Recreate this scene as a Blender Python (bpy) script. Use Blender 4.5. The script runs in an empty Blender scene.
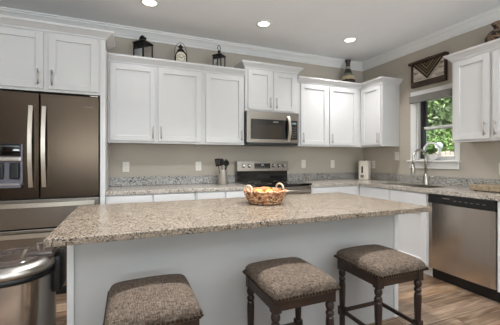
import bpy, bmesh, math, random
from mathutils import Vector, Matrix
random.seed(7)
PI = math.pi
SC = bpy.context.scene
COL = SC.collection

# ------------------------------------------------------------------ camera, world, light, exposure
cam_d = bpy.data.cameras.new('camera')
cam = bpy.data.objects.new('camera', cam_d)
COL.objects.link(cam)
cam.location = (0, 0, 1.205)
cam.rotation_euler = (PI/2, 0, -math.radians(22.41))
cam_d.sensor_width = 36.0
cam_d.lens = 302.73/500*36.0
cam_d.shift_x = -2.0/500
cam_d.shift_y = -3.2/500
cam_d.clip_start = 0.02
SC.camera = cam

world = bpy.data.worlds.new('world')
SC.world = world
world.use_nodes = True
wn = world.node_tree
bg = wn.nodes['Background']
sky = wn.nodes.new('ShaderNodeTexSky')
sky.sky_type = 'NISHITA'
sky.sun_disc = False
sky.sun_elevation = math.radians(48)
sky.sun_rotation = math.radians(250)
sky.air_density = 1.2
sky.dust_density = 2.0
wn.links.new(sky.outputs[0], bg.inputs[0])
bg.inputs[1].default_value = 0.32

sun_d = bpy.data.lights.new('sun', 'SUN')
sun = bpy.data.objects.new('sun', sun_d)
COL.objects.link(sun)
sun.rotation_euler = (0, math.radians(-48), math.radians(-25))
sun_d.energy = 8.0
sun_d.angle = math.radians(1.0)
sun_d.color = (1.0, 0.95, 0.86)

def area_light(name, loc, rot, sx, sy, power, color):
    d = bpy.data.lights.new(name, 'AREA')
    d.shape = 'RECTANGLE'
    d.size, d.size_y = sx, sy
    d.energy = power
    d.color = color
    o = bpy.data.objects.new(name, d)
    COL.objects.link(o)
    o.location = loc
    o.rotation_euler = rot
    return o
# added fill lamps in the unseen windows' openings, tilted up to brighten the ceiling
REAR_FILL, SIDE_FILL = 172, 8
area_light('ceiling_fill_rear', (-0.7, -2.66, 1.45), (PI/2+1.3, 0, 0), 1.8, 1.7, REAR_FILL, (0.82, 0.92, 1.0))
area_light('ceiling_fill_rear_east', (2.0, -2.66, 1.45), (PI/2+1.3, 0, 0), 1.8, 1.7, REAR_FILL, (0.82, 0.92, 1.0))
area_light('ceiling_fill_side', (-3.03, 0.1, 1.45), (PI/2+1.3, 0, -PI/2), 2.6, 1.7, SIDE_FILL, (0.82, 0.92, 1.0))
LAMP_POWER = 12.0
LAMP_COLOR = (0.97, 0.985, 1.0)

SC.view_settings.view_transform = 'Standard'
SC.view_settings.look = 'None'
SC.view_settings.gamma = 1.0
SC.view_settings.use_curve_mapping = False
SC.view_settings.exposure = 0.24

# ------------------------------------------------------------------ materials
def lin(c):
    r = []
    for v in c:
        v /= 255.0
        r.append(v/12.92 if v <= 0.04045 else ((v+0.055)/1.055)**2.4)
    return (*r, 1.0)

def mat(name, rgb, rough=0.5, metal=0.0, spec=0.5, coat=0.0, var=0.0, vscale=8.0, bump=0.0, bscale=60.0):
    m = bpy.data.materials.new(name)
    m.use_nodes = True
    n, l = m.node_tree.nodes, m.node_tree.links
    b = n['Principled BSDF']
    b.inputs['Base Color'].default_value = lin(rgb)
    b.inputs['Roughness'].default_value = rough
    b.inputs['Metallic'].default_value = metal
    b.inputs['Specular IOR Level'].default_value = spec
    b.inputs['Coat Weight'].default_value = coat
    tc = n.new('ShaderNodeTexCoord')
    if var > 0:
        nz = n.new('ShaderNodeTexNoise')
        nz.inputs['Scale'].default_value = vscale
        nz.inputs['Detail'].default_value = 4
        l.new(tc.outputs['Object'], nz.inputs['Vector'])
        r = n.new('ShaderNodeValToRGB')
        c = lin(rgb)
        r.color_ramp.elements[0].position = 0.3
        r.color_ramp.elements[1].position = 0.7
        r.color_ramp.elements[0].color = (*[max(0, v*(1-var)) for v in c[:3]], 1)
        r.color_ramp.elements[1].color = (*[min(1, v*(1+var)) for v in c[:3]], 1)
        l.new(nz.outputs[0], r.inputs[0])
        l.new(r.outputs[0], b.inputs['Base Color'])
    if bump > 0:
        nb = n.new('ShaderNodeTexNoise')
        nb.inputs['Scale'].default_value = bscale
        l.new(tc.outputs['Object'], nb.inputs['Vector'])
        bp = n.new('ShaderNodeBump')
        bp.inputs['Strength'].default_value = bump
        bp.inputs['Distance'].default_value = 0.003
        l.new(nb.outputs[0], bp.inputs['Height'])
        l.new(bp.outputs[0], b.inputs['Normal'])
    return m

def nodes_of(name, rough=0.5, metal=0.0):
    m = bpy.data.materials.new(name)
    m.use_nodes = True
    n, l = m.node_tree.nodes, m.node_tree.links
    b = n['Principled BSDF']
    b.inputs['Roughness'].default_value = rough
    b.inputs['Metallic'].default_value = metal
    return m, n, l, b

def mapped(n, l, scale=(1, 1, 1), rot=(0, 0, 0), geo=False):
    mp = n.new('ShaderNodeMapping')
    mp.inputs['Scale'].default_value = scale
    mp.inputs['Rotation'].default_value = rot
    if geo:
        g = n.new('ShaderNodeNewGeometry')
        l.new(g.outputs['Position'], mp.inputs['Vector'])
    else:
        t = n.new('ShaderNodeTexCoord')
        l.new(t.outputs['Object'], mp.inputs['Vector'])
    return mp

def mixc(n, l, fac, a, b):
    x = n.new('ShaderNodeMix')
    x.data_type = 'RGBA'
    for s, v in ((0, fac), (6, a), (7, b)):
        if hasattr(v, 'is_output'):
            l.new(v, x.inputs[s])
        else:
            x.inputs[s].default_value = v
    return x.outputs[2]

def ramp(n, l, src, stops):
    r = n.new('ShaderNodeValToRGB')
    e = r.color_ramp.elements
    e[0].position, e[0].color = stops[0]
    e[1].position, e[1].color = stops[-1]
    for p, c in stops[1:-1]:
        x = e.new(p)
        x.color = c
    l.new(src, r.inputs[0])
    return r.outputs[0]

def granite_mat(name, base, light, mid, dark, s=1.0):
    m, n, l, b = nodes_of(name, 0.22)
    mp = mapped(n, l)
    v1 = n.new('ShaderNodeTexVoronoi'); v1.inputs['Scale'].default_value = 150*s
    v2 = n.new('ShaderNodeTexVoronoi'); v2.inputs['Scale'].default_value = 95*s
    nz = n.new('ShaderNodeTexNoise'); nz.inputs['Scale'].default_value = 9; nz.inputs['Detail'].default_value = 5
    for t in (v1, v2, nz):
        l.new(mp.outputs[0], t.inputs['Vector'])
    sep = n.new('ShaderNodeSeparateColor'); l.new(v1.outputs['Color'], sep.inputs[0])
    sep2 = n.new('ShaderNodeSeparateColor'); l.new(v2.outputs['Color'], sep2.inputs[0])
    c1 = ramp(n, l, sep.outputs[0], [(0.0, lin(light)), (0.34, lin(light)), (0.40, lin(base)), (0.74, lin(base)), (0.80, lin(mid)), (1.0, lin(mid))])
    k = ramp(n, l, sep2.outputs[1], [(0.0, (0, 0, 0, 1)), (0.76, (0, 0, 0, 1)), (0.80, (1, 1, 1, 1)), (1.0, (1, 1, 1, 1))])
    c2 = mixc(n, l, k, c1, lin(dark))
    w = ramp(n, l, nz.outputs[0], [(0.35, (0, 0, 0, 1)), (0.7, (0.35, 0.35, 0.35, 1))])
    c3 = mixc(n, l, w, c2, lin(light))
    l.new(c3, b.inputs['Base Color'])
    return m

def wood_mat(name, a, c, axis='X', scale=14.0, rough=0.45):
    m, n, l, b = nodes_of(name, rough)
    st = {'X': (0.08, 1, 1), 'Y': (1, 0.08, 1), 'Z': (1, 1, 0.08)}[axis]
    mp = mapped(n, l, st)
    nz = n.new('ShaderNodeTexNoise')
    nz.inputs['Scale'].default_value = scale*3
    nz.inputs['Detail'].default_value = 6
    nz.inputs['Distortion'].default_value = 0.8
    l.new(mp.outputs[0], nz.inputs['Vector'])
    l.new(ramp(n, l, nz.outputs[0], [(0.32, lin(a)), (0.68, lin(c))]), b.inputs['Base Color'])
    return m

def steel_mat(name, rgb, rough=0.3, axis='Z'):
    m, n, l, b = nodes_of(name, rough, 1.0)
    st = {'Z': (60, 60, 0.6), 'X': (0.6, 60, 60), 'Y': (60, 0.6, 60)}[axis]
    mp = mapped(n, l, st)
    nz = n.new('ShaderNodeTexNoise'); nz.inputs['Scale'].default_value = 6; nz.inputs['Detail'].default_value = 3
    l.new(mp.outputs[0], nz.inputs['Vector'])
    c = lin(rgb)
    l.new(ramp(n, l, nz.outputs[0], [(0.3, (*[v*0.96 for v in c[:3]], 1)), (0.7, (*[min(1, v*1.04) for v in c[:3]], 1))]), b.inputs['Base Color'])
    rr = n.new('ShaderNodeMapRange')
    rr.inputs[3].default_value = rough*0.93; rr.inputs[4].default_value = rough*1.08
    l.new(nz.outputs[0], rr.inputs[0]); l.new(rr.outputs[0], b.inputs['Roughness'])
    return m

def emit_mat(name, rgb, strength):
    m, n, l, b = nodes_of(name)
    b.inputs['Base Color'].default_value = lin(rgb)
    b.inputs['Emission Color'].default_value = lin(rgb)
    b.inputs['Emission Strength'].default_value = strength
    return m

def glass_mat(name):
    m = bpy.data.materials.new(name)
    m.use_nodes = True
    n, l = m.node_tree.nodes, m.node_tree.links
    n.remove(n['Principled BSDF'])
    t = n.new('ShaderNodeBsdfTransparent'); t.inputs[0].default_value = (0.96, 0.97, 0.97, 1)
    g = n.new('ShaderNodeBsdfGlossy'); g.inputs['Roughness'].default_value = 0.02
    f = n.new('ShaderNodeFresnel'); f.inputs[0].default_value = 1.35
    x = n.new('ShaderNodeMixShader')
    l.new(f.outputs[0], x.inputs[0]); l.new(t.outputs[0], x.inputs[1]); l.new(g.outputs[0], x.inputs[2])
    l.new(x.outputs[0], n['Material Output'].inputs[0])
    return m

def floor_mat():
    m, n, l, b = nodes_of('plank_floor', 0.42)
    mp = mapped(n, l, geo=True)
    br = n.new('ShaderNodeTexBrick')
    br.offset = 0.37; br.offset_frequency = 2
    br.inputs['Scale'].default_value = 1.0
    br.inputs['Brick Width'].default_value = 1.15
    br.inputs['Row Height'].default_value = 0.155
    br.inputs['Mortar Size'].default_value = 0.003
    br.inputs['Mortar Smooth'].default_value = 0.1
    br.inputs['Bias'].default_value = 0.0
    br.inputs['Color1'].default_value = (0, 0, 0, 1)
    br.inputs['Color2'].default_value = (1, 1, 1, 1)
    br.inputs['Mortar'].default_value = (0.5, 0.5, 0.5, 1)
    l.new(mp.outputs[0], br.inputs['Vector'])
    tone = ramp(n, l, br.outputs[0], [(0.0, lin((66, 46, 34))), (0.3, lin((146, 114, 84))), (0.5, lin((88, 68, 52))), (0.75, lin((126, 106, 90))), (1.0, lin((176, 150, 122)))])
    add = n.new('ShaderNodeVectorMath'); add.operation = 'MULTIPLY_ADD'
    l.new(br.outputs[0], add.inputs[0]); add.inputs[1].default_value = (7, 3, 5)
    st = n.new('ShaderNodeMapping'); st.inputs['Scale'].default_value = (1.3, 12, 1)
    l.new(mp.outputs[0], st.inputs[0]); l.new(st.outputs[0], add.inputs[2])
    nz = n.new('ShaderNodeTexNoise'); nz.inputs['Scale'].default_value = 1.6; nz.inputs['Detail'].default_value = 8; nz.inputs['Distortion'].default_value = 1.2
    l.new(add.outputs[0], nz.inputs['Vector'])
    grain = ramp(n, l, nz.outputs[0], [(0.36, lin((50, 34, 24))), (0.48, lin((126, 100, 78))), (0.62, lin((178, 156, 132)))])
    c = mixc(n, l, 0.42, tone, grain)
    c = mixc(n, l, br.outputs['Fac'], c, lin((74, 54, 38)))
    l.new(c, b.inputs['Base Color'])
    return m

def tweed_mat():
    m, n, l, b = nodes_of('tweed_fabric', 0.95)
    b.inputs['Specular IOR Level'].default_value = 0.15
    outs = []
    for sc in ((40, 360, 90), (360, 40, 90)):
        mp = mapped(n, l, sc)
        nz = n.new('ShaderNodeTexNoise'); nz.inputs['Scale'].default_value = 1.0; nz.inputs['Detail'].default_value = 3
        l.new(mp.outputs[0], nz.inputs['Vector'])
        outs.append(nz.outputs[0])
    av = n.new('ShaderNodeMath'); av.operation = 'ADD'
    l.new(outs[0], av.inputs[0]); l.new(outs[1], av.inputs[1])
    hf = n.new('ShaderNodeMath'); hf.operation = 'MULTIPLY'; hf.inputs[1].default_value = 0.5
    l.new(av.outputs[0], hf.inputs[0])
    l.new(ramp(n, l, hf.outputs[0], [(0.36, lin((50, 41, 35))), (0.5, lin((88, 76, 66))), (0.64, lin((120, 107, 94)))]), b.inputs['Base Color'])
    bp = n.new('ShaderNodeBump'); bp.inputs['Strength'].default_value = 0.3; bp.inputs['Distance'].default_value = 0.002
    l.new(hf.outputs[0], bp.inputs['Height']); l.new(bp.outputs[0], b.inputs['Normal'])
    return m

def weave_mat():
    m, n, l, b = nodes_of('wicker', 0.7)
    mp = mapped(n, l)
    v = n.new('ShaderNodeTexVoronoi'); v.inputs['Scale'].default_value = 75
    l.new(mp.outputs[0], v.inputs['Vector'])
    sep = n.new('ShaderNodeSeparateColor'); l.new(v.outputs['Color'], sep.inputs[0])
    l.new(ramp(n, l, sep.outputs[0], [(0.0, lin((58, 30, 18))), (0.3, lin((150, 92, 54))), (0.6, lin((186, 134, 92))), (1.0, lin((216, 186, 150)))]), b.inputs['Base Color'])
    return m

def band_mat(name, stops, rough=0.4, noise=0.0):
    """bands by object height (Object z)"""
    m, n, l, b = nodes_of(name, rough)
    t = n.new('ShaderNodeTexCoord')
    s = n.new('ShaderNodeSeparateXYZ'); l.new(t.outputs['Object'], s.inputs[0])
    src = s.outputs[2]
    if noise:
        nz = n.new('ShaderNodeTexNoise'); nz.inputs['Scale'].default_value = 24
        l.new(t.outputs['Object'], nz.inputs['Vector'])
        ma = n.new('ShaderNodeMath'); ma.operation = 'MULTIPLY_ADD'; ma.inputs[1].default_value = noise
        l.new(nz.outputs[0], ma.inputs[0]); l.new(src, ma.inputs[2]); src = ma.outputs[0]
    r = ramp(n, l, src, stops)
    r.node.color_ramp.interpolation = 'CONSTANT'
    l.new(r, b.inputs['Base Color'])
    return m

def scroll_mat():
    m, n, l, b = nodes_of('carved_terracotta', 0.6)
    mp = mapped(n, l)
    v = n.new('ShaderNodeTexNoise'); v.inputs['Scale'].default_value = 14; v.inputs['Distortion'].default_value = 2.5; v.inputs['Detail'].default_value = 1
    l.new(mp.outputs[0], v.inputs['Vector'])
    l.new(ramp(n, l, v.outputs[0], [(0.46, lin((36, 25, 20))), (0.50, lin((126, 102, 80))), (1.0, lin((150, 126, 102)))]), b.inputs['Base Color'])
    return m

def foliage_mat(name, a, c, d):
    m, n, l, b = nodes_of(name, 0.6)
    mp = mapped(n, l)
    nz = n.new('ShaderNodeTexNoise'); nz.inputs['Scale'].default_value = 6.0; nz.inputs['Detail'].default_value = 5
    l.new(mp.outputs[0], nz.inputs['Vector'])
    l.new(ramp(n, l, nz.outputs[0], [(0.3, lin(a)), (0.5, lin(c)), (0.7, lin(d))]), b.inputs['Base Color'])
    b.inputs['Transmission Weight'].default_value = 0.0
    return m

M = dict(
    wall=mat('taupe_wall_paint', (180, 171, 158), 0.85, spec=0.2, var=0.02, vscale=3),
    wall_dark=mat('wall_darkened_for_reflection', (128, 112, 98), 0.85, spec=0.2, var=0.02, vscale=3),  # for the unseen front wall, browned to darken what the refrigerator reflects
    ceil=mat('ceiling_paint', (243, 243, 243), 0.9, spec=0.1, var=0.015, vscale=3),
    trim=mat('white_trim_paint', (228, 226, 223), 0.45, var=0.01),
    cab=mat('white_cabinet_paint', (210, 208, 206), 0.4, spec=0.35, var=0.01),
    isl=mat('pale_grey_island_paint', (184, 182, 179), 0.55, spec=0.3, var=0.01),
    inside=mat('cabinet_underside', (196, 172, 140), 0.6),
    floor=floor_mat(),
    granite=granite_mat('grey_granite', (146, 142, 136), (190, 186, 180), (98, 94, 90), (36, 34, 33), 1.4),
    granite_back=granite_mat('beige_granite', (172, 161, 148), (202, 193, 182), (136, 124, 112), (56, 50, 46), 1.6),
    granite_warm=granite_mat('warm_granite', (126, 112, 96), (156, 143, 128), (90, 76, 63), (26, 22, 20), 1.7),
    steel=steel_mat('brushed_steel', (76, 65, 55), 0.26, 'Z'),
    steel_h=steel_mat('brushed_steel_horizontal', (156, 149, 141), 0.26, 'X'),
    steel_y=steel_mat('brushed_steel_front', (206, 198, 189), 0.22, 'Z'),
    steel_can=steel_mat('trash_can_steel', (198, 194, 189), 0.2, 'Z'),
    handle=steel_mat('handle_steel', (214, 204, 190), 0.35, 'Z'),
    nickel=mat('brushed_nickel', (186, 180, 172), 0.32, 1.0),
    chrome=mat('polished_steel', (210, 208, 205), 0.15, 1.0),
    black=mat('black_plastic', (18, 18, 19), 0.4),
    gloss=mat('black_glass', (9, 9, 10), 0.06, coat=0.5),
    mwglass=mat('microwave_window', (50, 42, 34), 0.12, 0.3, coat=0.6),
    lidbrown=mat('smoked_lid_plastic', (70, 60, 54), 0.12, coat=0.5),
    dark=mat('dark_gap', (10, 10, 10), 0.8),
    dispenser=mat('dispenser_plastic', (122, 118, 128), 0.35, 0.4),
    iron=mat('black_iron', (24, 20, 18), 0.55, 0.4, var=0.2, vscale=40),
    glass=glass_mat('window_glass'),
    shade=mat('grey_shade_fabric', (146, 144, 138), 0.9, var=0.06, vscale=40),
    sashshade_darkpost=mat('sash_shade_and_dark_post', (62, 56, 58), 0.5),  # shade on the window sashes put into the colour; also the lamp post
    plate=mat('outlet_plastic', (226, 221, 212), 0.4),
    slot=mat('outlet_slot', (120, 114, 106), 0.5),
    cream=mat('cream_plastic', (224, 214, 200), 0.4),
    walnut=wood_mat('dark_walnut', (20, 12, 9), (46, 29, 20), 'Z', 14, 0.4),
    walnut_x=wood_mat('dark_walnut_rail', (24, 15, 10), (54, 35, 24), 'X', 14, 0.4),
    rustic=wood_mat('rustic_dark_board', (26, 18, 15), (74, 50, 38), 'Y', 16, 0.7),
    whiteboard=wood_mat('whitewashed_board', (178, 166, 150), (226, 218, 204), 'Y', 10, 0.8),
    cut=mat('mottled_board', (142, 126, 102), 0.5, var=0.4, vscale=45),
    tweed=tweed_mat(),
    nail=mat('bronze_nail', (58, 46, 36), 0.3, 0.9),
    wicker=weave_mat(),
    wickerpale=mat('pale_wicker', (206, 178, 150), 0.7, var=0.25, vscale=90),
    peach=mat('peach_skin', (190, 110, 62), 0.45, var=0.35, vscale=18),
    apple=mat('red_yellow_apple', (182, 150, 66), 0.3, var=0.35, vscale=14),
    green=mat('green_apple', (160, 168, 84), 0.3, var=0.2, vscale=14),
    plum=mat('dark_plum', (96, 40, 36), 0.3, var=0.3, vscale=14),
    stem=mat('stem_brown', (70, 50, 30), 0.7),
    crock=steel_mat('crock_steel', (226, 222, 216), 0.45, 'X'),
    dial=mat('clock_dial', (222, 212, 190), 0.6, var=0.08, vscale=30),
    candle=mat('candle_wax', (228, 214, 190), 0.5),
    lensm=emit_mat('lamp_lens', (255, 246, 232), 3.0),
    display=emit_mat('led_display', (110, 130, 134), 0.12),
    vase=band_mat('banded_vase_glaze', [(0.0, lin((38, 26, 20))), (0.130, lin((190, 170, 136))), (0.180, lin((104, 108, 92))), (0.215, lin((42, 34, 28))), (0.275, lin((150, 140, 124))), (0.305, lin((40, 24, 22)))], 0.35, 0.02),
    pot=scroll_mat(),
    white_ring=mat('white_ceramic', (236, 234, 230), 0.3),
    leafy=foliage_mat('houseplant_leaf', (40, 66, 30), (76, 108, 52), (116, 146, 84)),
    tree_a=foliage_mat('tree_leaf', (104, 126, 76), (150, 172, 116), (202, 216, 166)),
    tree_b=foliage_mat('tree_leaf_dark', (58, 92, 42), (106, 142, 66), (166, 192, 112)),
    bark=wood_mat('bark', (70, 54, 40), (110, 90, 70), 'Z', 10, 0.9),
    grass=mat('lawn', (96, 126, 62), 0.95, var=0.3, vscale=3),
    fence=wood_mat('fence_board', (150, 136, 128), (190, 176, 168), 'Y', 6, 0.85),
    globe=mat('opal_globe', (246, 246, 246), 0.3),
    textile_dark=mat('black_yarn', (34, 27, 22), 0.95, var=0.2, vscale=90),
    textile_tan=mat('tan_yarn', (126, 106, 76), 0.95, var=0.2, vscale=90),
    textile_green=mat('olive_yarn', (92, 82, 58), 0.95, var=0.2, vscale=90),
    ink=mat('dark_ink', (52, 42, 36), 0.8),
)

# ------------------------------------------------------------------ mesh helpers
class MB:
    """collects shapes, then links them as one mesh object"""
    def __init__(self, M4=None):
        self.v, self.f, self.sm, self.mi = [], [], [], []
        self.T = M4 or Matrix.Identity(4)
    def add(self, vs, fs, smooth=False, mi=0, T=None):
        k = len(self.v)
        A = self.T @ T if T is not None else self.T
        self.v += [A @ Vector(p) for p in vs]
        for q in fs:
            self.f.append([i+k for i in q]); self.sm.append(smooth); self.mi.append(mi)
        return self
    def bm(self, b, smooth=False, mi=0, T=None):
        b.verts.index_update()
        self.add([v.co.copy() for v in b.verts], [[v.index for v in q.verts] for q in b.faces], smooth, mi, T)
        b.free()
        return self
    def box(self, a, c, bev=0.0, seg=1, smooth=False, mi=0, T=None):
        b = bmesh.new()
        bmesh.ops.create_cube(b, size=1.0)
        for v in b.verts:
            for i in range(3):
                v.co[i] = a[i] if v.co[i] < 0 else c[i]
        if bev > 0:
            bmesh.ops.bevel(b, geom=b.edges[:], offset=bev, segments=seg, affect='EDGES', profile=0.5)
        bmesh.ops.recalc_face_normals(b, faces=b.faces[:])
        return self.bm(b, smooth, mi, T)
    def lathe(self, prof, n=20, smooth=True, mi=0, T=None, sx=1.0, sy=1.0, cap=True):
        """prof: list of (r, z) from bottom up"""
        vs, fs = [], []
        for r, z in prof:
            for k in range(n):
                a = 2*PI*k/n
                vs.append((r*math.cos(a)*sx, r*math.sin(a)*sy, z))
        for i in range(len(prof)-1):
            for k in range(n):
                k2 = (k+1) % n
                fs.append((i*n+k, i*n+k2, (i+1)*n+k2, (i+1)*n+k))
        self.add(vs, fs, smooth, mi, T)
        if cap:
            for i, rev in ((0, True), (len(prof)-1, False)):
                r, z = prof[i]
                if r > 1e-5:
                    ring = [(r*math.cos(2*PI*k/n)*sx, r*math.sin(2*PI*k/n)*sy, z) for k in range(n)]
                    idx = list(range(n))
                    self.add(ring, [idx[::-1] if rev else idx], False, mi, T)
        return self
    def cyl(self, r, z0, z1, n=16, mi=0, T=None, smooth=True):
        return self.lathe([(r, z0), (r, z1)], n, smooth, mi, T)
    def tube(self, pts, r, n=8, closed=False, mi=0, T=None, smooth=True):
        pts = [Vector(p) for p in pts]
        m = len(pts)
        rs = r if isinstance(r, (list, tuple)) else [r]*m
        vs, fs = [], []
        up = None
        for i in range(m):
            if closed:
                t = pts[(i+1) % m]-pts[i-1]
            else:
                t = pts[min(i+1, m-1)]-pts[max(i-1, 0)]
            t.normalize()
            if up is None:
                up = Vector((0, 0, 1)) if abs(t.z) < 0.9 else Vector((1, 0, 0))
            s = t.cross(up)
            if s.length < 1e-6:
                s = t.orthogonal()
            s.normalize()
            up = s.cross(t).normalized()
            for k in range(n):
                a = 2*PI*k/n
                vs.append(pts[i]+(s*math.cos(a)+up*math.sin(a))*rs[i])
        for i in range(m if closed else m-1):
            j = (i+1) % m
            for k in range(n):
                k2 = (k+1) % n
                fs.append((i*n+k, j*n+k, j*n+k2, i*n+k2)[::-1])
        if not closed:
            fs.append(list(range(n))); fs.append([(m-1)*n+k for k in range(n)][::-1])
        return self.add(vs, fs, smooth, mi, T)
    def sphere(self, c, r, nu=14, nv=9, sx=1, sy=1, sz=1, mi=0):
        prof = [(max(1e-6, r*math.sin(PI*i/nv)), -r*math.cos(PI*i/nv)*sz) for i in range(nv+1)]
        return self.lathe(prof, nu, True, mi, Matrix.Translation(c), sx, sy, cap=False)
    def prism(self, poly, z0, z1, mi=0, T=None, smooth=False):
        n = len(poly)
        vs = [(x, y, z0) for x, y in poly]+[(x, y, z1) for x, y in poly]
        fs = [list(range(n))[::-1], list(range(n, 2*n))]
        fs += [(i, (i+1) % n, n+(i+1) % n, n+i) for i in range(n)]
        return self.add(vs, fs, smooth, mi, T)
    def sweep(self, path, prof, side=1, closed=False, mi=0):
        """path: xy points; prof: closed polygon of (out, z); out goes to the right of the path for side=1"""
        P = [Vector((p[0], p[1])) for p in path]
        m = len(P)
        nr = []
        for i in range(m-1 if not closed else m):
            d = (P[(i+1) % m]-P[i]).normalized()
            nr.append(Vector((d.y, -d.x))*side)
        offs = []
        for i in range(m):
            if closed:
                a, b = nr[i-1], nr[i]
            else:
                a, b = nr[max(0, i-1)], nr[min(i, m-2)]
            h = (a+b)/2
            offs.append(h/max(1e-6, h.dot(a)) if (a-b).length > 1e-6 else a)
        k = len(prof)
        vs, fs = [], []
        for i in range(m):
            for o, z in prof:
                q = P[i]+offs[i]*o
                vs.append((q.x, q.y, z))
        for i in range(m if closed else m-1):
            j = (i+1) % m
            for t in range(k):
                t2 = (t+1) % k
                fs.append((i*k+t, j*k+t, j*k+t2, i*k+t2))
        if not closed:
            fs.append(list(range(k))[::-1]); fs.append([(m-1)*k+t for t in range(k)])
        return self.add(vs, fs, False, mi)
    def build(self, name, mats, parent=None, recalc=True):
        me = bpy.data.meshes.new(name)
        me.from_pydata(self.v, [], self.f)
        if not isinstance(mats, (list, tuple)):
            mats = [mats]
        for x in mats:
            me.materials.append(x)
        for p, s, i in zip(me.polygons, self.sm, self.mi):
            p.use_smooth = s
            p.material_index = i
        if recalc:
            b = bmesh.new(); b.from_mesh(me)
            bmesh.ops.recalc_face_normals(b, faces=b.faces[:])
            b.to_mesh(me); b.free()
        me.update()
        o = bpy.data.objects.new(name, me)
        COL.objects.link(o)
        if parent is not None:
            o.parent = parent
        return o

def tag(o, label, cat, group=None, kind=None):
    o['label'] = label
    o['category'] = cat
    if group:
        o['group'] = group
    if kind:
        o['kind'] = kind
    return o

def thing(name, label, cat, loc=(0, 0, 0), rz=0.0, group=None):
    o = bpy.data.objects.new(name, None)
    COL.objects.link(o)
    o.empty_display_size = 0.05
    o.location = loc
    o.rotation_euler = (0, 0, rz)
    return tag(o, label, cat, group)

def copy_tree(o, parent=None):
    c = o.copy()
    COL.objects.link(c)
    c.parent = parent
    for ch in list(o.children):
        copy_tree(ch, c)
    return c

def structure(name, mb, m, parent=None):
    o = mb.build(name, m, parent)
    if parent is None:
        o['kind'] = 'structure'
    return o

def rotx(a): return Matrix.Rotation(a, 4, 'X')
def roty(a): return Matrix.Rotation(a, 4, 'Y')
def rotz(a): return Matrix.Rotation(a, 4, 'Z')
def tr(*p): return Matrix.Translation(p)

# ------------------------------------------------------------------ room shell
XL, XR, YF, YB, H = -3.05, 3.467, -2.7, 3.788, 2.71
W = 0.16
structure('floor', MB().box((XL-W, YF-W, -0.08), (XR+W, YB+W, 0)), M['floor'])
structure('ceiling', MB().box((XL-W, YF-W, H), (XR+W, YB+W, H+0.12)), M['ceil'])
structure('wall_back', MB().box((XL-W, YB, 0), (XR+W, YB+W, H)), M['wall'])
# right wall with the sink window opening
WY0, WY1, WZ0, WZ1 = 2.305, 2.81, 1.195, 2.0
b = MB()
b.box((XR, YF, 0), (XR+W, WY0, H)); b.box((XR, WY1, 0), (XR+W, YB, H))
b.box((XR, WY0, 0), (XR+W, WY1, WZ0)); b.box((XR, WY0, WZ1), (XR+W, WY1, H))
structure('wall_right', b, M['wall'])
b = MB()
b.box((XL-W, YF, 0), (XL, -1.2, H)); b.box((XL-W, 1.4, 0), (XL, YB, H))
b.box((XL-W, -1.2, 0), (XL, 1.4, 0.6)); b.box((XL-W, -1.2, 2.3), (XL, 1.4, H))
structure('wall_left', b, M['wall'])
b = MB()
b.box((XL-W, YF-W, 0), (-1.6, YF, H)); b.box((0.2, YF-W, 0), (1.1, YF, H)); b.box((2.9, YF-W, 0), (XR+W, YF, H))
for x0, x1 in ((-1.6, 0.2), (1.1, 2.9)):
    b.box((x0, YF-W, 0), (x1, YF, 0.6)); b.box((x0, YF-W, 2.3), (x1, YF, H))
structure('wall_front', b, M['wall_dark'])
# crown moulding at the ceiling
prof = [(0.0, H-0.105), (0.012, H-0.105), (0.016, H-0.088), (0.026, H-0.082), (0.040, H-0.060), (0.062, H-0.036), (0.074, H-0.030), (0.078, H-0.016), (0.092, H-0.014), (0.092, H-0.001), (0.0, H-0.001)]
structure('trim_1', MB().sweep([(XL, YB), (XR, YB), (XR, YF), (XL, YF)], prof, 1, closed=True), M['trim'])
# baseboards on the open walls
structure('baseboard_left', MB().box((XL, YF, 0), (XL+0.014, YB, 0.12), 0.003), M['trim'])
structure('baseboard_front', MB().box((XL+0.02, YF, 0), (XR, YF+0.014, 0.12), 0.003), M['trim'])

def sash_window(name, T, w, h, lower_raise=0.0, deep=0.09):
    """double-hung window in local coords: x along the wall, +y outwards, z up; origin lower left of the opening"""
    o = bpy.data.objects.new(name, None); COL.objects.link(o); o['kind'] = 'structure'
    o.matrix_world = T
    j = MB()
    j.box((0, 0, 0), (0.018, W, h)); j.box((w-0.018, 0, 0), (w, W, h)); j.box((0.018, 0, h-0.018), (w-0.018, W, h)); j.box((0.018, 0.02, 0), (w-0.018, W, 0.016))
    j.build('window_frame', M['trim'], o)
    t = MB()
    t.box((0.018, 0.045, 0.016), (0.030, 0.135, h-0.018)); t.box((w-0.030, 0.045, 0.016), (w-0.018, 0.135, h-0.018))
    t.build('sash_track', M['sashshade_darkpost'], o)
    mid = h*0.5
    for nm, z0, z1, y in (('lower_sash', 0.016, mid+0.02, 0.055), ('upper_sash', mid-0.02, h-0.018, 0.095)):
        s = MB(); x0, x1 = 0.030, w-0.030; k = 0.030
        s.box((x0+k, y, z0), (x1-k, y+0.032, z0+k), 0.003); s.box((x0+k, y, z1-k), (x1-k, y+0.032, z1), 0.003)
        so = s.build(nm, M['trim'], o)
        for xa in (x0, x1-k):
            MB().box((xa, y, z0), (xa+k, y+0.032, z1), 0.003).build('sash_stile', M['sashshade_darkpost'], so)  # pale stiles lying in shade, the shade painted as a dark colour
        MB().box((x0+k-0.004, y+0.013, z0+k-0.004), (x1-k+0.004, y+0.019, z1-k+0.004)).build('pane', M['glass'], so)
    return o
# sink window (right wall): local x runs to smaller world y
TW = tr(XR, WY1, WZ0) @ rotz(-PI/2)
win = sash_window('window_1', TW, WY1-WY0, WZ1-WZ0)
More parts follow.
